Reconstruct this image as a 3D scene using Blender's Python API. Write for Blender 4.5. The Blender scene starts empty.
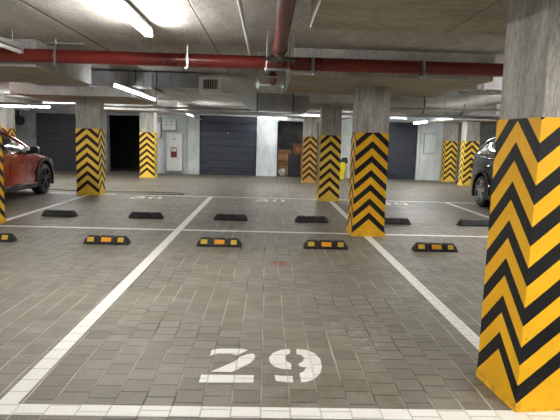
import bpy, bmesh, math, random
from mathutils import Vector, Matrix
random.seed(7)
PI = math.pi
COL = bpy.context.scene.collection

# ------------------------------------------------------------------ materials
def srgb(r, g, b):
    f = lambda c: (c/12.92 if c <= .04045 else ((c+.055)/1.055)**2.4)
    return (f(r/255), f(g/255), f(b/255), 1)

class NT:
    """tiny wrapper around a node tree"""
    def __init__(self, name):
        self.m = bpy.data.materials.new(name); self.m.use_nodes = True
        self.t = self.m.node_tree; self.b = self.t.nodes['Principled BSDF']
    def n(self, typ, **kw):
        d = self.t.nodes.new(typ)
        for k, v in kw.items(): setattr(d, k, v)
        return d
    def put(self, sock, v):
        if isinstance(v, bpy.types.NodeSocket): self.t.links.new(v, sock)
        elif v is not None: sock.default_value = v
    def math(self, op, a, b=None, c=None):
        d = self.n('ShaderNodeMath', operation=op)
        for s, v in zip(d.inputs, (a, b, c)): self.put(s, v)
        return d.outputs[0]
    def mix(self, f, a, b, typ='MIX'):
        d = self.n('ShaderNodeMix', data_type='RGBA', blend_type=typ)
        self.put(d.inputs[0], f); self.put(d.inputs[6], a); self.put(d.inputs[7], b)
        return d.outputs[2]
    def noise(self, vec, scale, detail=4, rough=.55, dist=0):
        d = self.n('ShaderNodeTexNoise'); self.put(d.inputs['Vector'], vec)
        d.inputs['Scale'].default_value = scale; d.inputs['Detail'].default_value = detail
        d.inputs['Roughness'].default_value = rough; d.inputs['Distortion'].default_value = dist
        return d.outputs[0]
    def ramp(self, f, a, b, lo=0., hi=1.):
        d = self.n('ShaderNodeMapRange', clamp=True)
        for s, v in zip(d.inputs, (f, a, b, lo, hi)): self.put(s, v)
        return d.outputs[0]
    def pos(self): return self.n('ShaderNodeNewGeometry').outputs['Position']
    def obj(self): return self.n('ShaderNodeTexCoord').outputs['Object']
    def sep(self, v):
        d = self.n('ShaderNodeSeparateXYZ'); self.put(d.inputs[0], v); return d.outputs
    def xyz(self, x, y, z):
        d = self.n('ShaderNodeCombineXYZ')
        for s, v in zip(d.inputs, (x, y, z)): self.put(s, v)
        return d.outputs[0]
    def vscale(self, v, s):
        d = self.n('ShaderNodeVectorMath', operation='MULTIPLY'); self.put(d.inputs[0], v); d.inputs[1].default_value = s
        return d.outputs[0]
    def bump(self, h, strength=.4, dist=.01):
        d = self.n('ShaderNodeBump'); self.put(d.inputs['Height'], h)
        d.inputs['Strength'].default_value = strength; d.inputs['Distance'].default_value = dist
        self.t.links.new(d.outputs[0], self.b.inputs['Normal'])
    def out(self, col=None, rough=None, metal=None, spec=None):
        self.put(self.b.inputs['Base Color'], col); self.put(self.b.inputs['Roughness'], rough)
        self.put(self.b.inputs['Metallic'], metal)
        if spec is not None: self.put(self.b.inputs['Specular IOR Level'], spec)
        return self.m

def plain(name, col, rough=.5, metal=0, var=.12, scale=8, coat=0):
    k = NT(name); p = k.obj()
    f = k.ramp(k.noise(p, scale, 5), .3, .7)
    a = tuple(c*(1-var) for c in col[:3])+(1,); b = tuple(min(1, c*(1+var)) for c in col[:3])+(1,)
    k.out(k.mix(f, a, b), k.ramp(f, 0, 1, max(.02, rough-.06), min(1, rough+.06)), metal)
    if coat: k.b.inputs['Coat Weight'].default_value = coat
    return k.m

def emit(name, col, s):
    k = NT(name); k.b.inputs['Emission Color'].default_value = col; k.b.inputs['Emission Strength'].default_value = s
    return k.out(col, .4)

COLW, BRL = .147, .137
def paver(k):
    """returns colour and height of the concrete pavers, laid in columns running away from the camera"""
    p = k.pos(); s = k.sep(p)
    wob = k.noise(p, 1.3, 2)
    x = k.math('ADD', s[0], k.math('MULTIPLY', k.math('SUBTRACT', wob, .5), .03))
    xs = k.math('DIVIDE', x, COLW); col = k.math('FLOOR', xs); fx = k.math('FRACT', xs)
    wn = k.n('ShaderNodeTexWhiteNoise', noise_dimensions='1D'); k.put(wn.inputs['W'], col)
    sh = k.math('ADD', k.math('MULTIPLY', col, .46), k.math('MULTIPLY', wn.outputs[0], .25))
    ys = k.math('ADD', k.math('DIVIDE', s[1], BRL), sh); row = k.math('FLOOR', ys); fy = k.math('FRACT', ys)
    wn2 = k.n('ShaderNodeTexWhiteNoise', noise_dimensions='3D'); k.put(wn2.inputs['Vector'], k.xyz(col, row, 1.))
    rnd = wn2.outputs[0]
    ex = k.math('MULTIPLY', k.math('SUBTRACT', .5, k.math('ABSOLUTE', k.math('SUBTRACT', fx, .5))), COLW)
    ey = k.math('MULTIPLY', k.math('SUBTRACT', .5, k.math('ABSOLUTE', k.math('SUBTRACT', fy, .5))), BRL)
    jl = k.ramp(ex, .0020, .0050, 1., 0.); jt_ = k.ramp(ey, .0030, .0060, 1., 0.)
    mort = k.math('MAXIMUM', jl, jt_)
    edge = k.math('MAXIMUM', k.ramp(ex, .002, .010, 1., 0.), k.ramp(ey, .002, .010, 1., 0.))
    big = k.ramp(k.noise(p, .55, 5, .6), .3, .7); fine = k.noise(p, 160, 3, .7); mid = k.ramp(k.noise(p, 5, 6, .65), .3, .7)
    c = k.mix(k.math('POWER', rnd, 1.), srgb(122, 118, 105), srgb(154, 150, 135))
    c = k.mix(big, c, k.mix(1., c, (.76, .74, .71, 1), 'MULTIPLY'))
    c = k.mix(k.math('MULTIPLY', mid, .42), c, srgb(116, 107, 96))
    c = k.mix(k.ramp(k.noise(p, 90, 3, .7), .38, .62, 0, .55), c, srgb(92, 86, 79))
    c = k.mix(k.ramp(fine, .5, .7, 0, .5), c, srgb(190, 184, 174))
    # brown dirt by the front line
    d1 = k.math('MULTIPLY', k.ramp(k.noise(p, 3.2, 6, .7), .47, .64), k.ramp(k.math('ABSOLUTE', k.math('SUBTRACT', s[1], 2.68)), .1, .4, 1., 0.))
    d1 = k.math('MULTIPLY', d1, k.ramp(k.math('ABSOLUTE', k.math('SUBTRACT', s[0], .3)), .3, .9, 1., 0.))
    c = k.mix(k.math('MULTIPLY', d1, .6), c, srgb(104, 84, 58))
    # darker pavers of the drive lane and pale scuffs in the bay
    ln = k.math('MULTIPLY', k.ramp(s[1], 12.1, 12.3), k.ramp(k.noise(k.vscale(p, (.35, 1.6, 1)), 1.6, 6, .7), .36, .56, .45, 1.))
    c = k.mix(ln, c, k.mix(1., c, (.74, .72, .69, 1), 'MULTIPLY'))
    ax = k.math('ABSOLUTE', k.math('SUBTRACT', s[0], .70)); ay = k.math('ABSOLUTE', k.math('SUBTRACT', s[1], 3.55))
    sc_ = k.math('MULTIPLY', k.ramp(k.math('ADD', ax, k.math('MULTIPLY', ay, .5)), .08, .42, 1., 0.), k.ramp(k.noise(p, 13, 7, .75), .50, .64))
    c = k.mix(k.math('MULTIPLY', sc_, .55), c, srgb(200, 196, 188))
    # small red stain
    dx = k.math('DIVIDE', k.math('SUBTRACT', s[0], .17), .085); dy = k.math('DIVIDE', k.math('SUBTRACT', s[1], 5.60), .13)
    rr = k.math('SQRT', k.math('ADD', k.math('MULTIPLY', dx, dx), k.math('MULTIPLY', dy, dy)))
    rr = k.math('ADD', rr, k.math('MULTIPLY', k.math('SUBTRACT', k.noise(p, 22, 3), .5), 1.6))
    c = k.mix(k.ramp(rr, .6, 1.15, .9, 0.), c, srgb(135, 52, 38))
    # joints: pale sand along the columns in the middle, dark soil elsewhere
    sandy = k.ramp(k.noise(p, .9, 4, .6), .40, .60)
    c = k.mix(k.math('MULTIPLY', edge, .28), c, srgb(84, 78, 70))
    c = k.mix(k.math('MULTIPLY', jt_, .92), c, k.mix(k.math('MULTIPLY', sandy, .55), srgb(38, 34, 30), srgb(150, 143, 130)))
    c = k.mix(k.math('MULTIPLY', jl, .9), c, k.mix(sandy, srgb(50, 45, 40), srgb(205, 199, 186)))
    h = k.math('SUBTRACT', k.math('MULTIPLY', fine, .12), k.math('ADD', mort, k.math('MULTIPLY', edge, .5)))
    h = k.math('ADD', h, k.math('MULTIPLY', rnd, .35))
    return p, s, c, h, mort, mid, fine

def floor_mat():
    k = NT('concrete_pavers'); p, s, c, h, mort, mid, fine = paver(k)
    k.bump(h, .55, .006)
    return k.out(c, k.ramp(mid, 0, 1, .42, .62), 0, .45)
def line_mat(name, wear):
    k = NT(name); p, s, c, h, mort, mid, fine = paver(k)
    w = k.mix(k.ramp(fine, .35, .75), srgb(246, 245, 240), srgb(222, 220, 214))
    n = k.math('ADD', k.math('MULTIPLY', k.noise(p, 14, 6, .75), .7), k.math('MULTIPLY', fine, .3))
    m = k.ramp(n, wear-.04, wear+.06)          # 1 = paint stays
    m = k.math('MULTIPLY', m, k.math('SUBTRACT', 1., k.math('MULTIPLY', mort, .45)))
    k.bump(h, .4, .005)
    return k.out(k.mix(m, c, w), .5, 0, .4)

def concrete(name, c1, c2, streak=(1, 1, 1), joints=None, rough=.85, dark=.25, grain=1.):
    k = NT(name); p = k.pos(); s = k.sep(p)
    q = k.vscale(p, streak)
    a = k.noise(q, 3, 8, .62); b = k.noise(q, 26, 6, .7); big = k.noise(p, .7, 3)
    c = k.mix(k.ramp(a, .36, .64), tuple(x*.9 for x in c1[:3])+(1,), c2)
    c = k.mix(k.ramp(b, .42, .66, 0, .6*grain), c, tuple(x*.55 for x in c1[:3])+(1,))
    c = k.mix(k.ramp(k.noise(q, 60, 4, .7), .5, .68, 0, .35*grain), c, tuple(min(1, x*1.5) for x in c2[:3])+(1,))
    c = k.mix(k.ramp(big, .4, .65, 0, dark), c, tuple(x*.72 for x in c1[:3])+(1,))
    vo = k.n('ShaderNodeTexVoronoi'); k.put(vo.inputs['Vector'], p); vo.inputs['Scale'].default_value = 9
    c = k.mix(k.ramp(vo.outputs['Distance'], .03, .06, .55, 0.), c, tuple(x*.35 for x in c1[:3])+(1,))
    h = k.math('ADD', a, k.math('MULTIPLY', b, .5))
    if joints:
        wv = k.math('MULTIPLY', k.math('SUBTRACT', k.noise(p, 2.2, 5, .7), .5), .05)
        for ax, v, wdt in joints:
            d = k.math('ABSOLUTE', k.math('SUBTRACT', k.math('ADD', s[ax], k.math('MULTIPLY', wv, wdt*8 if wdt < .02 else .4)), v))
            f = k.ramp(d, wdt*.5, wdt*1.2, 1., 0.)
            c = k.mix(k.math('MULTIPLY', f, .8), c, srgb(58, 52, 46)); h = k.math('SUBTRACT', h, f)
            f2 = k.ramp(k.math('ABSOLUTE', k.math('SUBTRACT', d, wdt*1.8)), 0, wdt*.7, .4, 0.)
            c = k.mix(f2, c, srgb(200, 195, 185))
    k.bump(h, .5, .008)
    return k.out(c, rough, 0, .3)

def hazard(name, y1, y2, blk):
    """diagonal black and yellow chevrons on every face: UV.x runs -1..1 across the face, UV.y is height in metres"""
    k = NT(name)
    uv = k.n('ShaderNodeUVMap'); uv.uv_map = 'UVMap'; s = k.sep(uv.outputs[0]); p = k.pos()
    u = k.math('ABSOLUTE', s[0])
    e = k.math('MULTIPLY', k.math('SUBTRACT', k.noise(p, 30, 3, .6), .5), .015)
    w = k.math('DIVIDE', k.math('SUBTRACT', k.math('ADD', s[1], k.math('ADD', k.math('MULTIPLY', u, .205), k.math('MULTIPLY', e, .25))), .25), .2)
    fr = k.math('FRACT', k.math('ADD', w, 10.))
    b = k.math('MULTIPLY', k.math('LESS_THAN', fr, .47), k.math('GREATER_THAN', w, 0.))
    n = k.ramp(k.noise(p, 6, 6, .65), .3, .7)
    yel = k.mix(n, y1, y2)
    yel = k.mix(k.ramp(k.noise(p, 55, 4, .7), .62, .72, 0, .6), yel, srgb(120, 84, 20))
    low = k.math('MULTIPLY', k.ramp(s[1], 0, .09, 1, 0), k.ramp(k.noise(p, 18, 5, .7), .45, .6))
    yel = k.mix(k.math('MULTIPLY', low, .55), yel, srgb(110, 90, 55))
    bl = k.mix(k.ramp(k.noise(p, 40, 4, .7), .55, .75, 0, .5), blk, srgb(58, 52, 50))
    k.bump(k.noise(p, 60, 5, .7), .25, .004)
    return k.out(k.mix(b, yel, bl), .55, 0, .25)

M = {}
M['floor'] = floor_mat()
M['line'] = line_mat('white_road_paint', .28); M['line_worn'] = line_mat('worn_white_road_paint', .42); M['num'] = line_mat('white_stencil_paint', .25)
M['ceiling'] = concrete('ceiling_concrete', srgb(172, 168, 160), srgb(200, 196, 188), (1, .35, 1), [(0, -2.05, .017), (0, -.65, .008), (0, 3.4, .008), (1, 9.9, .006), (1, 14.8, .006)])
M['soffit'] = concrete('drop_panel_concrete', srgb(164, 156, 138), srgb(184, 176, 158), (.4, 1, 1), [(0, 1.22, .005), (0, -3.3, .005)], dark=.12)
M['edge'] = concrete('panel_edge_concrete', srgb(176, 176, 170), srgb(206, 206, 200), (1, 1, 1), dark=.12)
M['pillar'] = concrete('pillar_concrete', srgb(150, 147, 141), srgb(200, 197, 190), (3, 3, .5), dark=.15)
M['wall_w'] = concrete('white_painted_wall', srgb(196, 205, 206), srgb(222, 228, 228), (1, 1, .4), dark=.12, grain=.3)
M['wall_g'] = concrete('grey_wall_concrete', srgb(120, 120, 120), srgb(150, 150, 150), dark=.2, grain=.5)
M['haz'] = hazard('hazard_paint', srgb(232, 172, 22), srgb(240, 184, 34), srgb(24, 24, 26))
M['haz2'] = hazard('pale_hazard_paint', srgb(226, 188, 62), srgb(238, 200, 84), srgb(48, 26, 24))  # paler yellow and browner black for the farther pillars
M['haz_shaded'] = hazard('shaded_hazard_paint', srgb(190, 144, 62), srgb(205, 160, 80), srgb(52, 34, 26))  # duller, browner stripes: shade put into the hazard colours
M['red'] = plain('red_pipe_enamel', srgb(122, 40, 34), .32, 0, .12, 3)
M['redd'] = plain('dark_red_pipe_enamel', srgb(96, 46, 44), .4, 0, .15, 5)
M['galv'] = plain('galvanised_sheet', srgb(206, 209, 212), .34, .45, .1, 5); M['spiral'] = plain('bright_duct_sheet', srgb(216, 217, 216), .36, .55, .02, 2)
M['galvd'] = plain('dull_galvanised_sheet', srgb(150, 151, 154), .45, .35, .15, 4)
M['steel'] = plain('zinc_steel', srgb(170, 175, 175), .35, .9, .1, 20)
M['dsteel'] = plain('dark_steel', srgb(60, 62, 60), .5, .6)
M['black'] = plain('black_plastic', srgb(26, 26, 28), .5)
M['rubber'] = plain('black_rubber', srgb(22, 22, 24), .62, 0, .3, 30)
M['refl'] = plain('yellow_reflector', srgb(226, 150, 8), .7, 0, .06, 40)
M['refl2'] = plain('pale_reflector', srgb(205, 168, 52), .7, 0, .1, 60)
M['white'] = plain('white_enamel', srgb(214, 216, 212), .4, 0, .04)
M['whited'] = plain('grey_white_enamel', srgb(158, 160, 158), .45, 0, .05)
M['door'] = plain('charcoal_door_steel', srgb(52, 57, 69), .5, .1, .1, 2)
M['doord'] = plain('dark_door_steel', srgb(40, 42, 48), .55, .1, .15, 2)
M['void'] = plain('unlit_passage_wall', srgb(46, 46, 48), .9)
M['cardboard'] = plain('brown_cardboard', srgb(196, 146, 104), .85, 0, .2, 5)
M['bag'] = plain('white_plastic_bag', srgb(200, 198, 206), .4)
M['yel'] = plain('bright_yellow_plastic', srgb(236, 214, 28), .4)
M['darkred'] = plain('dark_red_print', srgb(110, 30, 34), .5)
M['carred'] = plain('red_car_paint', srgb(158, 30, 34), .25, .1, .06, 2, 1)
M['carblk'] = plain('midnight_car_paint', srgb(20, 20, 32), .3, 0., .06, 2, 1)
M['glass'] = plain('dark_car_glass', srgb(20, 24, 26), .06, 0, .05, 2, 1)
M['chrome'] = plain('bright_chrome', srgb(215, 218, 222), .12, 1, .03)
M['alloy'] = plain('light_alloy', srgb(214, 216, 222), .3, .6, .05)
M['alloyd'] = plain('dark_alloy', srgb(70, 70, 72), .35, .8, .05)
M['headlamp'] = plain('clear_headlamp', srgb(180, 185, 190), .08, .3, .05, 4, 1)
M['tube'] = emit('lit_fluorescent_tube', (1, .985, .955, 1), 42)
M['tubef'] = emit('lit_far_tube', (.97, .99, 1, 1), 42)
M['tubedim'] = emit('dimmed_far_tube', (.97, .99, 1, 1), 7)
M['tubeoff'] = plain('unlit_tube_diffuser', srgb(228, 226, 220), .3, 0, .03)

# ------------------------------------------------------------------ mesh helpers
def bx(bm, x0, x1, y0, y1, z0, z1, bev=0):
    r = bmesh.ops.create_cube(bm, size=1)
    vs = r['verts']
    for v in vs:
        v.co = Vector((x0 if v.co.x < 0 else x1, y0 if v.co.y < 0 else y1, z0 if v.co.z < 0 else z1))
    if bev:
        es = list({e for v in vs for e in v.link_edges})
        bmesh.ops.bevel(bm, geom=es, offset=bev, segments=2, profile=.5, affect='EDGES')
    return bm
def tube(bm, pts, r, n=12, cap=True, radii=None):
    pts = [Vector(p) for p in pts]; rings = []; up = None
    for i, p in enumerate(pts):
        t = (pts[min(i+1, len(pts)-1)]-pts[max(i-1, 0)]).normalized()
        if up is None: up = t.orthogonal().normalized()
        up = (up-t*up.dot(t)).normalized(); s = t.cross(up)
        rr = radii[i] if radii else r
        rings.append([bm.verts.new(p+(up*math.cos(a)+s*math.sin(a))*rr) for a in [2*PI*j/n for j in range(n)]])
    for a, b in zip(rings, rings[1:]):
        for j in range(n): bm.faces.new((a[j], a[(j+1) % n], b[(j+1) % n], b[j]))
    if cap:
        bm.faces.new(rings[0][::-1]); bm.faces.new(rings[-1])
    return bm
def prism(bm, poly, z0, z1, tf=lambda x, y, z: (x, y, z)):
    a = [bm.verts.new(tf(x, y, z0)) for x, y in poly]; b = [bm.verts.new(tf(x, y, z1)) for x, y in poly]
    n = len(poly); bm.faces.new(a[::-1]); bm.faces.new(b)
    for i in range(n): bm.faces.new((a[i], a[(i+1) % n], b[(i+1) % n], b[i]))
    return bm
def loft(bm, secs, cap=True, closed=True):
    rs = [[bm.verts.new(p) for p in s] for s in secs]; n = len(rs[0])
    for a, b in zip(rs, rs[1:]):
        for j in range(n if closed else n-1): bm.faces.new((a[j], a[(j+1) % n], b[(j+1) % n], b[j]))
    if cap: bm.faces.new(rs[0][::-1]); bm.faces.new(rs[-1])
    return bm
def obj(name, bm, mat, parent=None, smooth=False, loc=(0, 0, 0)):
    bmesh.ops.recalc_face_normals(bm, faces=bm.faces[:])
    me = bpy.data.meshes.new(name); bm.to_mesh(me); bm.free()
    if smooth:
        for p in me.polygons: p.use_smooth = True
        me.set_sharp_from_angle(angle=math.radians(38))
    me.materials.append(M[mat] if isinstance(mat, str) else mat)
    o = bpy.data.objects.new(name, me); COL.objects.link(o); o.location = loc
    if parent: o.parent = parent
    return o
def tag(o, label, cat, group=None):
    o['label'] = label; o['category'] = cat
    if group: o['group'] = group
    return o
def thing(name, label, cat, loc=(0, 0, 0), rz=0, group=None):
    o = bpy.data.objects.new(name, None); COL.objects.link(o); o.location = loc; o.rotation_euler = (0, 0, rz); o.empty_display_size = .1
    return tag(o, label, cat, group)
def struct(name, bm, mat, parent=None, **kw):
    o = obj(name, bm, mat, parent, **kw)
    if not parent: o['kind'] = 'structure'
    return o
def dup(root, loc, rz=0, label=None, group=None):
    r = root.copy(); COL.objects.link(r); r.location = loc; r.rotation_euler = (0, 0, rz)
    if label: r['label'] = label
    if group: r['group'] = group
    for ch in list(root.children):
        c = ch.copy(); COL.objects.link(c); c.parent = r
        for g in ch.children:
            d = g.copy(); COL.objects.link(d); d.parent = c
    return r
N = bmesh.new

# ------------------------------------------------------------------ shell
H = 2.40; S = 2.09
XL, XR, YF, YB = -13.2, 12.5, -6.5, 19.45
floor = struct('floor', bx(N(), XL-.2, XR+.2, YF-.2, 24, -.15, 0), 'floor')
ceil = struct('ceiling', bx(N(), XL-.2, XR+.2, YF-.2, 24, H, H+.25), 'ceiling')
PX = [-9.31, -3.93, 1.46, 6.85]
for cx in PX:
    for cy in (-2.3, 2.6, 7.6, 12.0, 17.3):
        if cx > 6 and cy > 16: cy = 17.5
        yb = 8.35 if (cx < 0 and cy == 7.6) else cy+1.2
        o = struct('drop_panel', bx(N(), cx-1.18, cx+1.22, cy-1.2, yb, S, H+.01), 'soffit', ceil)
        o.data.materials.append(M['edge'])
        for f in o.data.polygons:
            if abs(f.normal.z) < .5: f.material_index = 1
struct('wall_left', bx(N(), XL-.2, XL, YF, 24, 0, H), 'wall_g')
struct('wall_right', bx(N(), XR, XR+.2, YF, 24, 0, H), 'wall_g')
struct('wall_front', bx(N(), XL, XR, YF-.2, YF, 0, H), 'wall_g')
bm = N()      # back wall: solid pieces around the openings
bx(bm, XL, -8.35, YB, YB+.25, 0, H); bx(bm, -5.98, -5.76, YB-.1, YB+.25, 0, H)
wl = struct('wall_back_left', bm, 'wall_g')
bm = N(); bx(bm, -4.55, -2.46, YB, YB+.25, 0, H); bx(bm, -2.46, -.38, YB, YB+.25, 2.14, H); bx(bm, -.38, .37, YB, YB+.25, 0, H)
bx(bm, .37, 1.9, YB, YB+.25, 2.02, H); bx(bm, 1.9, 3.9, YB, YB+.25, 0, H); bx(bm, 3.9, 5.52, YB, YB+.25, 2.1, H); bx(bm, 5.52, 7.6, YB, YB+.25, 0, H)
struct('wall_back', bm, 'wall_w')
struct('wall_back_right', bx(N(), 7.6, XR, YB, YB+.25, 0, H), 'wall_g')
bm = N(); bx(bm, -8.35, -5.98, YB+.02, YB+.25, 2.06, H); bx(bm, -5.76, -4.55, YB+.02, YB+.25, 2.06, H)
struct('trim_1', bm, 'wall_g')
# unlit passage behind the left openings, storage room behind the centre opening
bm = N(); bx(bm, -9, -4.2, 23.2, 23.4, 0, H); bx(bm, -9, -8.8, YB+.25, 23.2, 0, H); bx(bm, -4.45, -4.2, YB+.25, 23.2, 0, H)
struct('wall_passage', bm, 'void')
bm = N(); bx(bm, .1, 2.3, 21.6, 21.8, 0, H); bx(bm, .1, .35, YB+.25, 21.6, 0, H); bx(bm, 1.95, 2.2, YB+.25, 21.6, 0, H)
struct('wall_storage', bm, 'wall_g')

# roller garage door
d = struct('door_1', bx(N(), -2.46, -.38, YB+.10, YB+.16, 0, 2.14), 'doord')
bm = N(); z = 0
while z < 2.10:
    bx(bm, -2.42, -.42, YB+.055, YB+.11, z+.006, min(z+.262, 2.13), .006); z += .267
o = obj('door_panel', bm, 'door', d)
obj('handle', bx(N(), -2.36, -2.20, YB+.03, YB+.06, .40, .47, .008), 'black', d)
for a, b in ((-2.24, -1.96), (-.92, -.62)):
    bm = N()
    for q in range(4): bx(bm, a, b, YB+.035, YB+.06, .10+q*.024, .115+q*.024)
    obj('vent_grille', bm, 'black', d)
obj('spyhole', bx(N(), -1.45, -1.41, YB+.04, YB+.06, 1.50, 1.56, .004), 'steel', d)
d = struct('door_2', bx(N(), 3.9, 5.52, YB+.1, YB+.16, 0, 2.1), 'doord')
bm = N(); z = 0
while z < 2.05:
    bx(bm, 3.94, 5.48, YB+.055, YB+.11, z+.004, min(z+.50, 2.09), .005); z += .51
obj('door_panel', bm, 'door', d)
bm = N()
for q in range(4): bx(bm, 4.5, 4.85, YB+.035, YB+.06, .10+q*.024, .115+q*.024)
obj('vent_grille', bm, 'black', d)
d = struct('door_3', bx(N(), -8.35, -5.98, YB+.12, YB+.18, 0, 2.06), 'doord')
bm = N(); z = 0
while z < 2.0:
    bx(bm, -8.33, -6.0, YB+.08, YB+.125, z+.005, min(z+.262, 2.05), .005); z += .267
obj('door_panel', bm, 'doord', d)

# ------------------------------------------------------------------ painted lines and numbers (flat paint on the floor)
def line(x0, x1, y0, y1, mat='line', h=.0020):
    obj('parking_line', bx(N(), x0, x1, y0, y1, .0002, h), mat, floor)
line(-8, 4, 2.38, 2.48)
for x, segs in ((-1.245, [(2.48, 7.50), (7.60, 12.0)]), (1.455, [(2.9, 7.37), (7.9, 11.7)]), (-3.945, [(2.48, 7.36), (7.9, 11.74)]), (4.155, [(2.48, 7.50), (7.6, 12.0)]), (-6.645, [(2.48, 7.5), (7.6, 12.0)])):
    for a, b in segs: line(x-.05, x+.05, a, b, 'line', .0018)
line(-9, 9, 7.50, 7.60, 'line', .0022)
line(-9, 9, 12.0, 12.10, 'line_worn', .0022)
def flat(polys, mat='num', name='painted_digit'):
    bm = N()
    for p in polys: prism(bm, p, .0002, .0021)
    bmesh.ops.triangulate(bm, faces=[f for f in bm.faces if len(f.verts) > 4])
    return obj(name, bm, mat, floor)
TWO = [[(-0.3177, 3.0994), (-0.3175, 3.1813), (-0.3057, 3.1978), (-0.2667, 3.2132), (-0.1269, 3.2191), (-0.0899, 3.1977), (-0.1529, 3.1169), (-0.1892, 3.1352), (-0.2685, 3.1341), (-0.3023, 3.1196)], [(-0.2877, 2.8792), (-0.1566, 3.0297), (-0.1381, 3.0851), (-0.0919, 3.1303), (-0.057, 3.145), (-0.0412, 3.1148), (-0.0461, 3.0611), (-0.0661, 3.0086), (-0.1414, 2.9109), (-0.168, 2.8778)], [(-0.3402, 2.7429), (-0.3391, 2.8348), (-0.0432, 2.8395), (-0.0441, 2.7508)]]
NINE = [[(0.1778, 3.2289), (0.1195, 3.211), (0.066, 3.1559), (0.042, 3.0822), (0.0503, 3.013), (0.078, 2.9571), (0.1192, 2.9325), (0.1718, 2.928), (0.1751, 3.0007), (0.1508, 3.0339), (0.141, 3.0861), (0.15, 3.1335), (0.1749, 3.1604)], [(0.219, 3.2307), (0.272, 3.2251), (0.3277, 3.1666), (0.3562, 3.0768), (0.3558, 2.974), (0.3363, 2.8767), (0.2957, 2.8053), (0.2529, 2.7686), (0.2195, 2.7617), (0.217, 2.8726), (0.245, 2.9018), (0.2617, 2.9606), (0.2324, 2.9628), (0.216, 2.9955), (0.2489, 3.0412), (0.2581, 3.0907), (0.2462, 3.1337), (0.2146, 3.1508)], [(0.0736, 2.846), (0.1098, 2.8381), (0.177, 2.8343), (0.1733, 2.7573), (0.1211, 2.7643), (0.0792, 2.7745)]]
o = flat(TWO); o['label'] = 'white stencilled digit 2 on the pavers'
o = flat(NINE); o['label'] = 'white stencilled digit 9 on the pavers'
# numbers of the opposite row of bays, worn, read from the far aisle
def arc(cx, cy, rx, ry, a0, a1, w, n=12):
    P = [(cx+math.cos(a0+(a1-a0)*i/n)*rx, cy+math.sin(a0+(a1-a0)*i/n)*ry) for i in range(n+1)]
    Q = [(cx+math.cos(a0+(a1-a0)*i/n)*(rx-w), cy+math.sin(a0+(a1-a0)*i/n)*(ry-w)) for i in range(n+1)]
    return P+Q[::-1]
for bxm in (-2.6, .1, 2.8):
    for q, dx in enumerate((-.19, .19)):
        cx, cy = bxm+dx, 11.55
        if q == 0: polys = [arc(cx, cy-.1, .15, .13, .1, PI-.1, .06), arc(cx, cy-.1, .15, .13, PI+.1, 2*PI-.1, .06), [(cx+.09, cy-.05), (cx+.15, cy-.05), (cx+.12, cy+.22), (cx-.1, cy+.24), (cx-.1, cy+.18), (cx+.05, cy+.16)]]
        else: polys = [arc(cx, cy, .14, .24, -1.3, 1.3, .06), arc(cx, cy, .14, .24, PI-1.3, PI+1.3, .06)]
        flat(polys, 'line_worn')

# ------------------------------------------------------------------ pillars
def pillar(x0, x1, y0, y1, hz, label, ph=1.46, mat='pillar', rz=0, fl=.02):
    t = thing('concrete_pillar', label, 'pillar', ((x0+x1)/2, (y0+y1)/2, 0), rz, 'square pillars with hazard stripes')
    w, l = (x1-x0)/2, (y1-y0)/2
    obj('shaft', bx(N(), -w, w, -l, l, ph-.02, S, .006), mat, t)
    e = .006; W, L = w+e, l+e
    bm = N(); uvl = bm.loops.layers.uv.new('UVMap')
    zs = [(0, fl), (.05, fl*.5), (.12, 0), (ph, 0)]
    for k in range(4):
        for (za, ea), (zb, eb) in zip(zs, zs[1:]):
            c = [(-1, -1), (1, -1), (1, 1), (-1, 1)]
            (ax, ay), (bx_, by) = c[k], c[(k+1) % 4]
            P = [(ax*(W+ea), ay*(L+ea), za), (bx_*(W+ea), by*(L+ea), za), (bx_*(W+eb), by*(L+eb), zb), (ax*(W+eb), ay*(L+eb), zb)]
            f = bm.faces.new([bm.verts.new(v) for v in P])
            for lp, uv in zip(f.loops, [(-1, za), (1, za), (1, zb), (-1, zb)]): lp[uvl].uv = uv
    f = bm.faces.new([bm.verts.new(v) for v in ((-W, -L, ph), (W, -L, ph), (W, L, ph), (-W, L, ph))])
    for lp in f.loops: lp[uvl].uv = (0, .1)
    me = bpy.data.meshes.new('hazard_band'); bm.to_mesh(me); bm.free(); me.materials.append(M[hz])
    o = bpy.data.objects.new('hazard_band', me); COL.objects.link(o); o.parent = t
    return t
pillar(1.265, 1.725, 2.49, 2.89, 'haz', 'huge nearest pillar with bold black and yellow chevrons at the right edge', rz=math.radians(4.5), fl=.004)
pillar(1.245, 1.685, 7.38, 7.84, 'haz', 'striped pillar standing on the end of the right bay line, among the wheel stops')
pillar(1.19, 1.63, 11.73, 12.2, 'haz2', 'striped pillar with pale bare top just left of and behind the mid pillar')
pillar(-4.17, -3.70, 11.76, 12.22, 'haz2', 'striped pillar on the left beside the nose of the red car')
pillar(-4.34, -3.875, 7.40, 7.88, 'haz', 'striped pillar cut off by the left picture edge beside the red car')
pillar(-4.08, -3.62, 17.2, 17.66, 'haz2', 'far striped pillar next to the white wall cabinets')
pillar(1.15, 1.57, 16.75, 17.2, 'haz_shaded', 'dim striped pillar in front of the storage opening')
pillar(6.46, 6.90, 17.2, 17.62, 'haz2', 'far striped pillar right beside the dark car')
pillar(6.40, 6.80, 18.88, 19.3, 'haz2', 'farthest striped pillar by the white wall on the right')
pillar(-8.5, -8.05, 16.8, 17.3, 'haz_shaded', 'striped pillar behind the roof of the red car')

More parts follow.
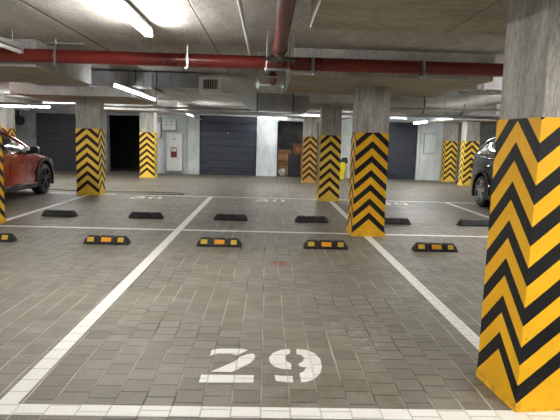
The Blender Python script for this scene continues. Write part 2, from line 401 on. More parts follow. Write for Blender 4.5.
# ------------------------------------------------------------------ wheel stops
def stop_body():
    bm = N(); L, D, Hh = .275, .075, .098
    secs = []
    for x, sc, hz in ((-L, .86, .030), (-L+.012, .94, .055), (-L+.05, 1, Hh), (-.105, 1, Hh), (-.098, .93, Hh-.012), (-.082, .93, Hh-.012), (-.075, 1, Hh), (.075, 1, Hh), (.082, .93, Hh-.012), (.098, .93, Hh-.012), (.105, 1, Hh), (L-.05, 1, Hh), (L-.012, .94, .055), (L, .86, .030)):
        d = D*sc
        secs.append([(x, -d, 0), (x, -d, hz*.25), (x, -d*.55, hz*.92), (x, -d*.42, hz), (x, d*.42, hz), (x, d*.55, hz*.92), (x, d, hz*.25), (x, d, 0)])
    return loft(bm, secs)
def slope_patch(x0, x1, za, zb, th=.004):
    # a plate lying on the sloping front face of the stop
    def pt(x, z):
        y = -.075+(z-.0245)/(.090-.0245)*(.075*.45)
        return Vector((x, y, z))
    n = Vector((0, -.0655, .0337)).normalized()*th
    bm = N(); a = [pt(x0, za), pt(x1, za), pt(x1, zb), pt(x0, zb)]
    lo = [bm.verts.new(p-n*.5) for p in a]; hi = [bm.verts.new(p+n) for p in a]
    bm.faces.new(lo[::-1]); bm.faces.new(hi)
    for i in range(4): bm.faces.new((lo[i], lo[(i+1) % 4], hi[(i+1) % 4], hi[i]))
    return bm
def make_stop(label, loc, group, refl=True):
    t = thing('wheel_stop', label, 'wheel stop', loc, 0, group)
    obj('rubber_body', stop_body(), 'rubber', t, smooth=False)
    for a, b, m in ((-.225, -.145, 'refl2'), (-.055, .065, 'refl'), (.145, .215, 'refl2')):
        obj('reflector', slope_patch(a, b, .034, .084), m, t)
    return t
XS = [-3.34, -1.94, -.56, .76, 2.13]
LB = ['wheel stop with yellow reflectors cut off by the left edge', 'yellow-patched wheel stop left of the long left bay line', 'yellow-patched wheel stop just right of the left bay line, above the 2',
      'yellow-patched wheel stop left of the mid striped pillar', 'yellow-patched wheel stop between mid pillar and nearest pillar']
s0 = make_stop(LB[0], (XS[0], 6.47, 0), 'near row of wheel stops')
for x, l in list(zip(XS, LB))[1:]: dup(s0, (x, 6.47+random.uniform(-.015, .015), 0), random.uniform(-.015, .015), l)
XS = [-3.34, -1.945, -.565, .765, 2.125, 3.47]
LB = ['black wheel stop leftmost of the far row, right of the left line end', 'black wheel stop in the far row just left of the long left bay line', 'scuffed black wheel stop in the far row just right of the left bay line',
      'black wheel stop in the far row left of the mid striped pillar', 'black wheel stop partly hidden right behind the mid striped pillar', 'black wheel stop in the far row beside the nearest pillar, under the dark car']
for x, l in zip(XS, LB): dup(s0, (x, 8.60, 0), PI+random.uniform(-.02, .02), l, 'far row of wheel stops')

# ------------------------------------------------------------------ pipes
ZP = 2.205
bm = N(); tube(bm, [(-9, 6.3, ZP), (XR-3, 6.3, ZP)], .076, 24)
t = thing('sprinkler_pipe', 'thick red horizontal pipe running across under the whole ceiling', 'pipe')
obj('pipe_run', bm, 'red', t, smooth=True)
for x in (-5.1, .075, 4.7):
    bm = N(); tube(bm, [(x-.06, 6.3, ZP), (x-.055, 6.3, ZP), (x+.055, 6.3, ZP), (x+.06, 6.3, ZP)], .09, 24, radii=[.08, .092, .092, .08])
    obj('coupling', bm, 'redd', t, smooth=True)
t = thing('branch_pipe', 'dull red pipe coming towards the viewer at the top centre', 'pipe')
obj('pipe_run', tube(N(), [(.105, -1, 2.20), (.105, 5.55, 2.20)], .058, 20), 'redd', t, smooth=True)
obj('pipe_run', tube(N(), [(.10, 5.5, 2.20), (.10, 6.24, 2.20)], .045, 18), 'redd', t, smooth=True)
bm = N(); tube(bm, [(.105, 5.20, 2.20), (.105, 5.22, 2.20), (.105, 5.30, 2.20), (.105, 5.32, 2.20)], .07, 20, radii=[.06, .074, .074, .06]); tube(bm, [(.105, 5.25, 2.12), (.105, 5.25, 2.10)], .02, 8)
obj('coupling', bm, 'redd', t, smooth=True)
t = thing('drain_valve', 'dark red valve hanging below the red pipe joint on a small strut', 'valve')
obj('valve_body', tube(N(), [(.05, 6.62, 2.21), (.05, 6.62, 2.14), (.05, 6.62, 2.10), (.05, 6.62, 2.04), (.05, 6.62, 1.99)], .04, 14, radii=[.032, .032, .05, .05, .03]), 'redd', t, smooth=True)
obj('inlet', tube(N(), [(.05, 6.36, 2.205), (.05, 6.62, 2.205)], .028, 12), 'redd', t, smooth=True)
obj('valve_handle', bx(N(), -.03, .13, 6.55, 6.57, 2.07, 2.085, .003), 'steel', t)
bm = N(); bx(bm, -.16, .20, 6.66, 6.70, 1.975, 1.995); tube(bm, [(-.13, 6.68, 1.96), (-.13, 6.68, 2.40)], .005, 6); tube(bm, [(.18, 6.68, 1.96), (.18, 6.68, 2.40)], .005, 6)
bx(bm, -.15, -.11, 6.65, 6.71, 1.94, 2.02, .004)
obj('strut', bm, 'steel', t)
# trapeze under the branch pipe
t = thing('pipe_trapeze', 'dark bar on two thin rods carrying the branch pipe', 'bracket')
obj('bar', bx(N(), -.04, .26, 5.42, 5.46, 2.105, 2.14, .003), 'dsteel', t)
for x in (-.02, .24): obj('rod', tube(N(), [(x, 5.44, 2.08), (x, 5.44, H)], .006, 6), 'steel', t)
t = thing('pipe_trapeze', 'second trapeze of thin rods holding the branch pipe by the red pipe', 'bracket')
obj('bar', bx(N(), -.05, .24, 6.13, 6.16, 2.10, 2.125, .003), 'steel', t)
for x in (-.03, .22): obj('rod', tube(N(), [(x, 6.145, 2.07), (x, 6.145, H)], .006, 6), 'steel', t)
def hanger(x, label, bent=False):
    t = thing('pipe_hanger', label, 'hanger', (x, 6.3, ZP), 0, 'hangers of the red pipe')
    bm = N(); n = 24
    for k in range(n):      # flat clamp ring
        a, b = 2*PI*k/n, 2*PI*(k+1)/n
        P = [(s, math.cos(q)*r, math.sin(q)*r) for s in (-.014, .014) for q in (a, b) for r in (.078, .084)]
        v = [bm.verts.new(p) for p in P]
        for f in ((0, 1, 3, 2), (4, 6, 7, 5), (1, 5, 7, 3), (0, 2, 6, 4)): bm.faces.new([v[i] for i in f])
    obj('clamp_ring', bm, 'steel', t)
    obj('rod', tube(N(), [(-.006, 0, .08), (-.006, 0, H-ZP)], .006, 8), 'steel', t)
    obj('strap', bx(N(), .004, .02, -.095, -.085, -.10, .14), 'steel', t)
    bm = N(); bx(bm, -.022, .022, -.1, .02, -.105, -.088, .003); tube(bm, [(0, -.08, -.12), (0, -.08, -.07)], .009, 6)
    obj('bolt', bm, 'steel', t)
    return t
for x, l in ((-2.43, 'steel pipe hanger leftmost on the red pipe'), (-.94, 'steel pipe hanger above the vent grille'), (.50, 'thin steel hanger right of the pipe junction'), (1.78, 'steel hanger on the dark right stretch of the red pipe'), (3.2, 'steel pipe hanger behind the nearest pillar')):
    hanger(x, l)
t = tag(obj('white_conduit', tube(N(), [(-.215, -1, 2.27), (-.215, 6.16, 2.27)], .016, 10), 'white', smooth=True), 'thin white conduit running along the ceiling left of the branch pipe', 'conduit')
bm = N(); tube(bm, [(-2.18, 6.5, 2.385), (-2.62, 6.5, 2.385), (-2.64, 6.5, 2.37), (-2.64, 6.5, 2.26)], .006, 6)
tag(obj('ceiling_cable', bm, 'white', smooth=True), 'thin pale cable dropping from the ceiling above the left hanger', 'cable')

# ------------------------------------------------------------------ ducts
def flange(parent, x, y0, y1, z0, z1, m='galv'):
    bm = N(); e = .018
    bx(bm, x-.008, x+.008, y0-e, y1+e, z0-e, z0); bx(bm, x-.008, x+.008, y0-e, y1+e, z1, z1+e)
    bx(bm, x-.008, x+.008, y0-e, y0, z0, z1); bx(bm, x-.008, x+.008, y1, y1+e, z0, z1)
    obj('flange', bm, m, parent)
t = thing('air_duct', 'long grey rectangular air duct behind the red pipe with an offset bend', 'air duct')
bm = N(); x = -3.9; Y0, Y1 = 8.96, 9.36
while x < -1.2:
    bx(bm, x, min(x+.225, -1.15), Y0, Y1, 2.135, 2.375, .006); x += .23
obj('duct_run', bm, 'galvd', t)
for x in (-2.95, -1.92): flange(t, x, Y0, Y1, 2.135, 2.375, 'galvd')
g = obj('outlet_box', bx(N(), -1.14, -.76, 8.92, 9.36, 2.075, 2.32, .008), 'white', t)
bm = N(); bx(bm, -1.12, -.78, 8.895, 8.922, 2.09, 2.125); bx(bm, -1.12, -.78, 8.895, 8.922, 2.275, 2.31); bx(bm, -1.12, -1.07, 8.895, 8.922, 2.125, 2.275); bx(bm, -.83, -.78, 8.895, 8.922, 2.125, 2.275)
obj('grille_frame', bm, 'white', g)
obj('grille_back', bx(N(), -1.07, -.83, 8.912, 8.918, 2.125, 2.275), 'black', g)
bm = N()
for q in range(8): bx(bm, -1.055+q*.029, -1.049+q*.029, 8.898, 8.915, 2.13, 2.27)
obj('grille_bars', bm, 'white', g)
# s-bend in gores
path = [(-.76, 2.20, .235), (-.66, 2.195, .24), (-.56, 2.17, .25), (-.47, 2.12, .26), (-.39, 2.05, .265), (-.31, 1.985, .27), (-.24, 1.955, .275), (-.18, 1.95, .28)]
secs = []
for i, (x, zc, h) in enumerate(path):
    a = path[max(i-1, 0)]; b = path[min(i+1, len(path)-1)]
    ang = math.atan2(b[1]-a[1], b[0]-a[0]); nx, nz = -math.sin(ang), math.cos(ang)
    secs.append([(x-nx*h/2, Y0, zc-nz*h/2), (x+nx*h/2, Y0, zc+nz*h/2), (x+nx*h/2, Y1, zc+nz*h/2), (x-nx*h/2, Y1, zc-nz*h/2)])
obj('duct_bend', loft(N(), secs), 'galv', t)
bm = N()
for s in secs[1:-1]: 
    tube(bm, [Vector(p) + Vector((0, -.004 if p[1] < 9.1 else .004, 0)) for p in (s[0], s[1], s[2], s[3], s[0])], .006, 6)
obj('seam', bm, 'galv', t)
obj('duct_run', bx(N(), -.18, .42, Y0, Y1, 1.81, 2.09, .008), 'galvd', t)
flange(t, -.18, Y0, Y1, 1.81, 2.085, 'dsteel'); flange(t, .42, Y0, Y1, 1.81, 2.085, 'dsteel')
obj('duct_run', bx(N(), .43, .7, Y0+.1, Y1+1.2, 1.84, 2.07, .008), 'galvd', t)

t = thing('spiral_duct', 'silver segmented round air duct between the mid and nearest pillars', 'air duct')
P = []; R = []
def ring(p, r): P.append(Vector(p)); R.append(r)
path = [(2.15, 10.6, 2.0), (2.17, 10.1, 2.0), (2.24, 9.72, 2.0), (2.40, 9.45, 2.0), (2.62, 9.32, 2.0), (2.95, 9.30, 2.0), (3.30, 9.30, 2.01), (3.46, 9.28, 2.04), (3.60, 9.24, 2.10), (3.74, 9.2, 2.17), (3.95, 9.15, 2.20), (4.8, 9.15, 2.20)]
obj('duct_shell', tube(N(), path, .165, 28), 'spiral', t, smooth=True)
for i in (2, 3, 4, 7, 8, 9):
    a, b = Vector(path[i]), Vector(path[min(i+1, len(path)-1)]); a0 = Vector(path[i-1]); dr = (b-a0).normalized()
    bm = tube(N(), [a-dr*.006, a+dr*.006], .172, 28); obj('seam', bm, 'galv', t, smooth=True)
for x, m in ((2.68, 'dsteel'), (2.86, 'galv'), (3.04, 'galv'), (3.22, 'galv'), (3.36, 'dsteel')):
    obj('seam', tube(N(), [(x-.006, 9.3, 2.005), (x+.006, 9.3, 2.005)], .174, 28), m, t, smooth=True)
# second silver duct further right plus small services
t = thing('air_duct', 'silver rectangular duct high up behind the nearest pillar', 'air duct')
obj('duct_run', bx(N(), 3.0, 3.5, 7.7, 8.05, 2.12, 2.34, .01), 'galv', t)
flange(t, 3.1, 7.7, 8.05, 2.12, 2.34); flange(t, 3.42, 7.7, 8.05, 2.12, 2.34)
def rail(name, p0, p1, r, m, label, cat, n=8): return tag(obj(name, tube(N(), [p0, p1], r, n), m, smooth=True), label, cat)
rail('service_pipe', (1.9, 8.95, 1.90), (5.2, 8.95, 1.93), .018, 'steel', 'thin grey pipe passing under the silver round duct', 'pipe')
rail('service_pipe', (2.2, 10.9, 1.93), (6.5, 10.9, 1.95), .025, 'galvd', 'grey pipe just above the far right lamps', 'pipe')
rail('service_pipe', (2.9, 8.2, 2.12), (6, 8.2, 2.12), .02, 'steel', 'grey pipe crossing above the round duct at right', 'pipe')
rail('service_pipe', (1.0, 13.6, 2.03), (6, 13.6, 2.03), .03, 'galvd', 'long dim pipe crossing behind the mid pillar top', 'pipe')
rail('service_pipe', (-8, 13.7, 2.06), (-.2, 13.7, 2.06), .025, 'galvd', 'long dim pipe crossing behind the left pillar top', 'pipe')
bm = N(); bx(bm, -3, 3.9, 15.0, 15.25, 2.0, 2.05); bx(bm, -3, 3.9, 15.0, 15.01, 2.05, 2.09); bx(bm, -3, 3.9, 15.24, 15.25, 2.05, 2.09)
tag(obj('cable_tray', bm, 'galvd'), 'long grey cable tray crossing the far aisle above the garage door', 'cable tray')

# ------------------------------------------------------------------ lamps
def lamp(label, x, y, z, L, along='y', lit='tube', drop=None, twin=True, group=None, tr=.014):
    """batten with bare tubes; x,y = centre; hung on rods up to the slab"""
    t = thing('strip_lamp', label, 'lamp', (x, y, z), 0 if along == 'y' else PI/2, group)
    obj('batten', bx(N(), -.035, .035, -L/2, L/2, .03, .07, .006), 'whited', t)
    for s in ((-.022, .022) if twin else (0,)):
        obj('tube', tube(N(), [(s, -L/2+.03, .0), (s, L/2-.03, .0)], tr, 12), lit, t, smooth=True)
    for a in (-L/2, L/2-.03): obj('tube_holder', bx(N(), -.03, .03, a, a+.03, -.018, .03, .004), 'whited', t)
    top = (drop if drop else H)-z
    for q in (-.35, .35):
        obj('rod', tube(N(), [(0, q*L, .065), (0, q*L, top)], .005, 6), 'steel', t)
    return t
lamp('bright twin tube lamp on the ceiling at the upper left', -1.16, 4.62, 2.29, 1.4)
lamp('unlit pale tube lamp at the upper left edge in front of the red pipe', -2.72, 5.42, 2.20, 1.25, lit='tubeoff', twin=False, tr=.02)
lamp('pale strip lamp between the left drop panels behind the duct', -2.30, 9.5, 2.06, 3.0, lit='tubedim', twin=False)
tag(obj('cable_trunking', bx(N(), -2.36, -2.31, 11.1, 18.9, 1.955, 1.99), 'whited'), 'thin pale trunking continuing the lamp line towards the garage door', 'trunking')
for x, l in ((-2.18, 'dark thin duct hanger left of its neighbour on the long grey duct'), (-1.84, 'dark thin duct hanger closest to the vent grille on the grey duct')):
    t = thing('duct_hanger', l, 'hanger', (x, 8.9, 0))
    obj('rod', tube(N(), [(0, .03, 2.08), (0, .03, H)], .008, 6), 'dsteel', t)
    obj('bar', bx(N(), -.015, .015, .01, .55, 2.085, 2.11), 'dsteel', t)
lamp('strip lamp low over the far aisle left of the garage door', -2.45, 16.9, 2.0, 1.5, lit='tubef', twin=False)
lamp('left lamp of the pair over the parked red car', -6.9, 15.4, 2.07, 1.5, 'x', 'tubef', twin=False)
lamp('right lamp of the pair over the parked red car', -5.3, 14.6, 2.12, 1.5, 'x', 'tubef', twin=False)
lamp('strip lamp over the aisle in front of the dark right door', 4.9, 17.0, 2.0, 1.5, lit='tubef')
lamp('strip lamp over the aisle right of centre', 4.3, 14.2, 2.12, 1.4, 'x', 'tubef', twin=False)
lamp('small strip lamp near the storage opening', .15, 18.3, 2.06, 1.0, 'x', 'tubef', twin=False)
lamp('strip lamp on the slab above the mid pillar', 1.1, 10.35, 2.30, 1.2, 'x', 'tubeoff', twin=False)
# unseen deck lamps: some inferred, some added as fill and hidden behind panels
for x, y in ((2.1, .55), (-1.2, -1.8), (3.3, .3), (-5.2, .4), (-6.6, 4.6), (6.5, 0), (-1.2, -3.8), (5.75, 9.9), (4.35, 7.2), (-6.6, 9.9), (-6.6, 7.3), (9.6, 14.5), (-11, 14.5), (9.6, 9.9), (1.45, 14.6), (-3.95, 14.6)):
    lamp('unseen twin tube lamp added to light the parking deck', x, y, 2.29, 1.4, group='unseen lamps added over the deck')

# ------------------------------------------------------------------ wall fittings
t = thing('fire_cabinet', 'tall white fire cabinet with a dark red label on the back wall', 'cabinet', (-3.33, YB, .1))
obj('body', bx(N(), -.29, .29, -.22, 0, 0, 1.38, .01), 'whited', t)  # grey body behind the white door puts edge shadow into the colour
dd = obj('door', bx(N(), -.28, .28, -.24, -.222, .01, 1.37, .006), 'white', t)
obj('label_plate', bx(N(), -.12, .10, -.246, -.2395, .50, .86), 'darkred', dd)
obj('label_paper', bx(N(), -.10, .08, -.250, -.246, .72, .83), 'white', dd)
obj('latch', bx(N(), -.05, .06, -.252, -.2395, 1.15, 1.18, .003), 'dsteel', dd)
t = thing('junction_box', 'white square box on the wall above the fire cabinet', 'box', (-3.52, YB, 1.56))
obj('body', bx(N(), -.25, .25, -.2, 0, 0, .43, .01), 'whited', t)  # greyer than its cover, so the box's shadow is in the colour
obj('cover', bx(N(), -.235, .235, -.21, -.198, .015, .415, .004), 'white', t)
bm = N()
for a, b in ((-.12, .3), (.05, .3), (-.12, .18), (.05, .18)): bx(bm, a, a+.05, -.214, -.209, b, b+.03)
obj('indicator', bm, 'dsteel', t)
t = thing('junction_box', 'narrow white box beside the far left pillar', 'box', (-3.98, YB, 1.28))
obj('body', bx(N(), -.13, .16, -.16, 0, 0, .50, .01), 'whited', t)  # grey sides carry the box's shadow as colour
obj('cover', bx(N(), -.115, .145, -.17, -.158, .015, .485, .004), 'white', t)
t = thing('junction_box', 'wide white box on the wall behind the far left pillar top', 'box', (-4.05, YB, 1.85))
obj('body', bx(N(), -.3, .2, -.1, 0, 0, .18, .008), 'whited', t)
t = thing('wall_panel', 'white square access panel on the right white wall', 'panel', (6.0, YB, .98))
obj('frame', bx(N(), -.26, .22, -.06, 0, 0, .74, .008), 'whited', t)
obj('cover', bx(N(), -.235, .195, -.075, -.058, .025, .715, .005), 'wall_w', t)
t = thing('wall_fan', 'round dark fan unit high on the grey left wall', 'fan', (-8.75, 18.9, 1.78))
obj('housing', tube(N(), [(0, 0, 0), (0, .28, 0)], .17, 24), 'dsteel', t, smooth=True)
obj('guard', tube(N(), [(0, -.01, 0), (0, 0, 0)], .13, 24), 'black', t, smooth=True)
obj('bracket', bx(N(), -.03, .03, .1, .16, .16, .63), 'dsteel', t)
bm = N(); tube(bm, [(5.62, YB-.03, 2.2), (5.62, YB-.03, .1)], .012, 8)
tag(obj('wall_conduit', bm, 'whited', smooth=True), 'vertical grey conduit on the right white wall', 'conduit')
bm = N(); tube(bm, [(-2.9, YB-.03, 2.2), (-2.9, YB-.03, .15)], .012, 8)
tag(obj('wall_conduit', bm, 'whited', smooth=True), 'vertical conduit between fire cabinet and garage door', 'conduit')

# ------------------------------------------------------------------ things in the storage opening
def carton(x, y, z, w, dd_, h, rz, label):
    t = thing('cardboard_box', label, 'box', (x, y, z), rz, 'cartons in the storage opening')
    obj('carton', bx(N(), -w/2, w/2, -dd_/2, dd_/2, 0, h, .006), 'cardboard', t)
    bm = N()
    v = [bm.verts.new(p) for p in ((-w/2, -dd_/2, h-.01), (w/2, -dd_/2, h-.01), (w/2, -dd_/2-.07, h-.13), (-w/2, -dd_/2-.07, h-.13))]; bm.faces.new(v)
    bmesh.ops.solidify(bm, geom=bm.faces[:], thickness=.006)
    obj('flap', bm, 'cardboard', t)
    obj('tape', bx(N(), -.03, .03, -dd_/2-.002, dd_/2+.002, h-.1, h+.001), 'whited', t)
carton(.68, 20.4, 0, .56, .5, .56, 0, 'lowest brown carton in the storage opening')
carton(.68, 20.4, .565, .50, .42, .40, 0, 'second brown carton of the stack in the opening')
carton(1.34, 20.75, 0, .6, .5, .9, 0, 'tall brown carton behind the black cabinet')
carton(1.30, 20.75, .905, .48, .42, .30, .2, 'tilted open carton on top of the tall carton')
t = thing('storage_cabinet', 'small black cabinet standing before the brown cartons', 'cabinet', (1.02, 19.75, 0), -.05)
obj('body', bx(N(), -.22, .22, -.17, .17, .03, .80, .01), 'black', t)
obj('door', bx(N(), -.2, .2, -.19, -.172, .05, .42, .006), 'doord', t)
obj('shelf', bx(N(), -.23, .23, -.19, .17, .78, .81, .006), 'dsteel', t)
obj('drawer', bx(N(), -.2, .2, -.19, -.172, .44, .76, .006), 'doord', t)
def blob(name, loc, sx, sy, sz, mat, label, cat):
    bm = N(); bmesh.ops.create_icosphere(bm, subdivisions=3, radius=1)
    for v in bm.verts:
        n = 1+.16*math.sin(v.co.x*7+v.co.z*5)+.1*math.sin(v.co.y*11+v.co.z*9)
        v.co = Vector((v.co.x*sx*n, v.co.y*sy*n, max(-.95, v.co.z*n)*sz+sz*.95))
    return tag(obj(name, bm, mat, smooth=True, loc=loc), label, cat)
blob('plastic_bag', (.57, 19.8, 0), .14, .13, .14, 'bag', 'crumpled white plastic bag on the floor of the storage opening', 'bag')
# yellow sack truck / case leaning at the wall between pillars
t = thing('tool_case', 'bright yellow case with a black top leaning on the white wall', 'case', (2.62, 18.9, 0), 0)
bm = N(); prism(bm, [(-.27, 0), (.12, 0), (.22, .52), (.14, .62), (-.02, .60)], -.11, .11, lambda x, y, z: (x, z, y)); bmesh.ops.bevel(bm, geom=bm.edges[:], offset=.015, segments=2, affect='EDGES')
obj('case_body', bm, 'yel', t)
bm = N(); prism(bm, [(.0, .60), (.16, .62), (.20, .54), (.28, .60), (.24, .78), (.08, .76)], -.08, .08, lambda x, y, z: (x, z, y)); bmesh.ops.bevel(bm, geom=bm.edges[:], offset=.012, segments=2, affect='EDGES')
obj('top_cap', bm, 'black', t)
bm = N(); prism(bm, [(.14, 0), (.25, 0), (.28, .5), (.23, .52)], -.09, .09, lambda x, y, z: (x, z, y))
obj('side_pocket', bm, 'whited', t)
# cable on the floor by the left pillar
bm = N(); pts = []
for i in range(41):
    a = i/40
    x = -6.3+a*4.3; y = 12.75+.12*math.sin(a*9)-.25*a
    pts.append((x, y, .008))
pts += [(-1.9, 12.40, .008), (-1.93, 12.27, .008), (-2.1, 12.2, .008)] + [(-2.1-a*.16, 12.2-.02*a+.02*math.sin(a), .008) for a in range(1, 9)]
tube(bm, pts, .008, 6)
tag(obj('floor_cable', bm, 'black', smooth=True), 'dark cable looped on the floor behind the left striped pillar', 'cable')

# ------------------------------------------------------------------ cars
def lerp_tab(tab, s):
    for (a, *va), (b, *vb) in zip(tab, tab[1:]):
        if s <= b:
            t = (s-a)/(b-a) if b > a else 0; t = max(0, t)
            return [x+(y-x)*t for x, y in zip(va, vb)]
    return list(tab[-1][1:])
def cut(o, cutters):
    for c in cutters:
        m = o.modifiers.new('b', 'BOOLEAN'); m.object = c; m.operation = 'DIFFERENCE'; m.solver = 'EXACT'
    bpy.context.view_layer.update(); dg = bpy.context.evaluated_depsgraph_get(); dg.update()
    me = bpy.data.meshes.new_from_object(o.evaluated_get(dg)); o.modifiers.clear(); old = o.data; o.data = me
    for c in cutters: bpy.data.objects.remove(c)
    return o
def wheel(parent, x, y, side, r, rimmat, nsp=5):
    """side: +1 outer face looks to +x"""
    W = .115; bm = N(); prof = [(-W, r*.66), (-W*.98, r*.80), (-W*.85, r*.95), (-W*.55, r), (W*.55, r), (W*.85, r*.95), (W*.98, r*.80), (W, r*.68), (W*.7, r*.66)]
    n = 40; rs = [[bm.verts.new((px, math.cos(2*PI*k/n)*pr, math.sin(2*PI*k/n)*pr)) for k in range(n)] for px, pr in prof]
    for a, b in zip(rs, rs[1:]):
        for k in range(n): bm.faces.new((a[k], a[(k+1) % n], b[(k+1) % n], b[k]))
    bm.faces.new(rs[0])
    w = obj('wheel', bm, 'rubber', parent, smooth=True, loc=(x, y, r)); w.rotation_euler = (0, 0, 0 if side > 0 else PI)
    bm = N(); R = r*.74
    prof = [(W*.98, R), (W*1.03, R*.97), (W*.98, R*.92), (.2*W, R*.88)]
    rs = [[bm.verts.new((px, math.cos(2*PI*k/n)*pr, math.sin(2*PI*k/n)*pr)) for k in range(n)] for px, pr in prof]
    for a, b in zip(rs, rs[1:]):
        for k in range(n): bm.faces.new((a[k], a[(k+1) % n], b[(k+1) % n], b[k]))
    for k in range(nsp):
        for off in (-.16, .16):
            a = 2*PI*k/nsp+.3
            c0 = (math.cos(a), math.sin(a)); 
            p0 = (R*.12*math.cos(a+off*2), R*.12*math.sin(a+off*2)); p1 = (R*.93*math.cos(a+off), R*.93*math.sin(a+off))
            dx, dy = p1[0]-p0[0], p1[1]-p0[1]; l = math.hypot(dx, dy); nx, ny = -dy/l*.016, dx/l*.016
            prism(bm, [(p0[0]-nx, p0[1]-ny), (p1[0]-nx, p1[1]-ny), (p1[0]+nx, p1[1]+ny), (p0[0]+nx, p0[1]+ny)], W*.65, W*.95, lambda x_, y_, z_: (z_, x_, y_))
    tube(bm, [(W*.6, 0, 0), (W*.98, 0, 0), (W*1.02, 0, 0)], .05, 16, radii=[.06, .05, .035])
    obj('rim', bm, rimmat, w, smooth=True)
    obj('brake_disc', tube(N(), [(0, 0, 0), (W*.25, 0, 0)], R*.9, 24), 'rubber', w, smooth=True)
def car(label, cx, nose_y, paint, rimmat, clad, name='car', rz=0, kz=1.):
    zz = lambda z: z if z < .62 else .62+(z-.62)*kz
    """nose points to +y; local y = -distance from the nose"""
    t = thing(name, label, 'car', (cx, nose_y, 0), rz)
    #        s   halfw  zbot  zshoulder  ztop
    tab = [(0, .42, .40, .58, .64), (.03, .60, .30, .62, .70), (.12, .74, .24, .68, .76), (.30, .84, .21, .76, .84), (.60, .895, .20, .83, .91), (.95, .91, .20, .87, .96),
           (1.35, .915, .20, .92, 1.02), (1.9, .915, .20, .95, 1.02), (2.8, .915, .20, .98, 1.04), (3.5, .915, .20, 1.01, 1.07), (4.0, .89, .22, 1.02, 1.08), (4.3, .82, .26, .98, 1.06), (4.45, .72, .32, .90, 1.0), (4.5, .6, .4, .8, .9)]
    secs = []; S_ = [0, .03, .07, .12, .2, .3, .45, .6, .78, .95, 1.15, 1.35, 1.6, 1.9, 2.3, 2.8, 3.2, 3.5, 3.8, 4.0, 4.2, 4.3, 4.4, 4.45, 4.5]
    for s in S_:
        w, zb, zs, zt = lerp_tab(tab, s); zs, zt = zz(zs), zz(zt)
        half = [(w*.80, zb), (w*.95, zb+.05), (w*.985, zb+.16), (w*.97, zb+(zs-zb)*.45), (w*.985, zb+(zs-zb)*.68), (w*.995, zb+(zs-zb)*.86), (w*.97, zs), (w*.90, zs+(zt-zs)*.55), (w*.70, zt), (w*.35, zt+.02)]
        secs.append([(x, -s, z) for x, z in half]+[(0, -s, zt+.025)]+[(-x, -s, z) for x, z in half[::-1]]+[(0, -s, zb)])
    body = obj('body', loft(N(), secs), paint, t, smooth=True)
    R = .34; WY = (-.86, -3.50)
    cs = []
    for y in WY:
        for sx in (-1, 1):
            c = obj('cutter', tube(N(), [(sx*.60, y, R+.02), (sx*1.1, y, R+.02)], R+.055, 36), 'black'); c.parent = t; cs.append(c)
    cut(body, cs)
    for y in WY:
        for sx in (-1, 1):
            # cladding ring round the wheel opening
            bm = N(); n = 26; P = []
            for k in range(n+1):
                a = -.42+(PI+.84)*k/n
                P.append((math.cos(a), math.sin(a)))
            xo = .905; rs = []
            for c, s_ in P:
                z = lambda r_: max(.19, R+.02+s_*r_)
                rs.append([bm.verts.new(v) for v in ((sx*(xo-.10), y+c*(R+.045), z(R+.045)), (sx*(xo+.022), y+c*(R+.045), z(R+.045)), (sx*(xo+.018), y+c*(R+.115), z(R+.115)), (sx*(xo-.04), y+c*(R+.125), z(R+.125)))])
            for a, b in zip(rs, rs[1:]):
                for j in range(4): bm.faces.new((a[j], a[(j+1) % 4], b[(j+1) % 4], b[j]))
            bm.faces.new(rs[0]); bm.faces.new(rs[-1][::-1])
            obj('arch_cladding', bm, clad, t, smooth=True)
            wheel(t, sx*.80, y, sx, R, rimmat)
    for sx in (-1, 1):
        obj('sill', bx(N(), *sorted((sx*.80, sx*.925)), -3.06, -1.30, .19, .30, .02), 'black', t)
        # door gaps, handles
        bm = N(); tube(bm, [(sx*.908, -1.42, zz(.93)), (sx*.906, -1.42, .75), (sx*.902, -1.46, .4)], .004, 6); tube(bm, [(sx*.911, -2.45, zz(.93)), (sx*.904, -2.45, .55), (sx*.90, -2.42, .35)], .004, 6)
        obj('door_gap', bm, 'black', t)
        for y in (-2.30, -3.12):
            obj('door_handle', bx(N(), *sorted((sx*.90, sx*.935)), y-.09, y+.09, zz(.865), zz(.89), .008), paint, t)
        m = obj('side_mirror', loft(N(), [[(sx*x, y, zz(z)) for x, y, z in ((.93, -1.50, .98), (.93, -1.50, 1.10), (.93, -1.64, 1.10), (.93, -1.64, .98))], [(sx*x, y, zz(z)) for x, y, z in ((1.05, -1.50, .96), (1.05, -1.50, 1.13), (1.05, -1.68, 1.13), (1.05, -1.68, .96))], [(sx*x, y, zz(z)) for x, y, z in ((1.10, -1.55, .99), (1.10, -1.55, 1.09), (1.10, -1.66, 1.09), (1.10, -1.66, .99))]]), 'black', t, smooth=True)
        obj('mirror_arm', bx(N(), *sorted((sx*.86, sx*.95)), -1.60, -1.54, zz(.95), zz(1.02), .01), 'black', m)
        # headlamp wraps round the front corner
        bm = N(); loft(bm, [[(sx*.80, -.14, .62), (sx*.80, -.14, .70), (sx*.70, -.14, .71), (sx*.68, -.12, .62)], [(sx*.862, -.30, .655), (sx*.862, -.30, .745), (sx*.80, -.30, .76), (sx*.78, -.28, .66)], [(sx*.885, -.52, .71), (sx*.885, -.52, .765), (sx*.86, -.52, .78), (sx*.85, -.50, .72)]])
        obj('headlamp', bm, 'headlamp', t, smooth=True)
        bm = N(); loft(bm, [[(sx*.62, -4.47, .78), (sx*.62, -4.47, .88), (sx*.5, -4.47, .88), (sx*.5, -4.47, .78)], [(sx*.84, -4.32, .80), (sx*.84, -4.32, .92), (sx*.74, -4.30, .92), (sx*.74, -4.30, .80)]])
        obj('tail_lamp', bm, 'darkred', t)
    obj('front_grille', bx(N(), -.40, .40, -.06, .012, .36, .58, .02), 'black', t)
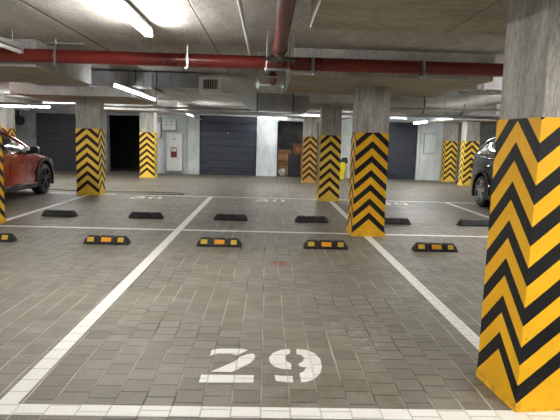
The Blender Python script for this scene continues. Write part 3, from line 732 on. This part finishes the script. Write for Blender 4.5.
    # greenhouse
    gt = [(1.22, .84, .98, .80, 1.00), (1.42, .87, .985, .76, 1.12), (1.75, .87, .99, .69, 1.30), (2.05, .87, 1.0, .635, 1.43), (2.35, .87, 1.01, .62, 1.49), (2.9, .87, 1.02, .61, 1.51), (3.4, .86, 1.04, .60, 1.48), (3.9, .85, 1.05, .62, 1.38), (4.2, .8, 1.05, .70, 1.18), (4.35, .76, 1.03, .74, 1.05)]
    secs = []; topl = []
    gt = [(a, b, zz(c), d_, zz(e)) for a, b, c, d_, e in gt]
    for s, wb, zb, wt, zt in gt:
        h = [(wb, zb-.05), (wb, zb), ((wb+wt)/2+.015, (zb+zt)/2), (wt, zt-.02), (wt*.8, zt)]
        secs.append([(x, -s, z) for x, z in h]+[(0, -s, zt+.012)]+[(-x, -s, z) for x, z in h[::-1]])
        topl.append((s, wt, zt, wb, zb))
    obj('windows', loft(N(), secs), 'glass', t, smooth=True)
    secs = []
    for s, wt, zt, wb, zb in topl[3:8]:
        secs.append([(-wt-.012, -s, zt-.03), (-wt-.01, -s, zt-.005), (-wt*.8, -s, zt+.014), (0, -s, zt+.028), (wt*.8, -s, zt+.014), (wt+.01, -s, zt-.005), (wt+.012, -s, zt-.03), (0, -s, zt-.01)])
    obj('roof', loft(N(), secs), paint, t, smooth=True)
    for sx in (-1, 1):
        obj('roof_pillar', tube(N(), [(sx*(wt+.005), -s, zt-.015) for s, wt, zt, wb, zb in topl], .03, 8), paint, t, smooth=True)
        obj('center_pillar', tube(N(), [(sx*.880, -2.5, zz(.98)), (sx*.765, -2.52, zz(1.25)), (sx*.628, -2.55, zz(1.485))], .03, 8), 'black', t, smooth=True)
        obj('window_trim', tube(N(), [(sx*(wb+.006), -s, zb+.0) for s, wt, zt, wb, zb in topl[:9]], .009, 6), 'chrome', t, smooth=True)
    return t
car('red car parked nose away at the left edge, black wheel arch and mirror visible', -5.80, 12.70, 'carred', 'alloyd', 'black', kz=.86)
car('dark navy car with bright alloy wheel, mostly hidden behind the nearest pillar', 5.56, 7.85, 'carblk', 'alloy', 'carblk', rz=PI, kz=1.08)

# ------------------------------------------------------------------ camera and view
f_px, pitch, yaw, roll, hc = (528.904767, 0.130973, 0.027738, 0.027422, 1.319251)
F = Vector((math.sin(yaw)*math.cos(pitch), math.cos(yaw)*math.cos(pitch), -math.sin(pitch)))
Rt = Vector((math.cos(yaw), -math.sin(yaw), 0)); U = Rt.cross(F)
R2 = Rt*math.cos(roll)+U*math.sin(roll); U2 = -Rt*math.sin(roll)+U*math.cos(roll)
cd = bpy.data.cameras.new('camera'); cam = bpy.data.objects.new('camera', cd); COL.objects.link(cam)
cd.sensor_width = 36; cd.lens = f_px/560*36; cd.clip_start = .05
m = Matrix(((R2.x, U2.x, -F.x, 0), (R2.y, U2.y, -F.y, 0), (R2.z, U2.z, -F.z, hc), (0, 0, 0, 1)))
cam.matrix_world = m
sc = bpy.context.scene; sc.camera = cam
w = bpy.data.worlds.new('world'); sc.world = w; w.use_nodes = True
w.node_tree.nodes['Background'].inputs[0].default_value = (.6, .65, .7, 1); w.node_tree.nodes['Background'].inputs[1].default_value = .02
vs = sc.view_settings; vs.view_transform = 'Standard'; vs.look = 'None'; vs.gamma = 1; vs.use_curve_mapping = False; vs.exposure = 2.22
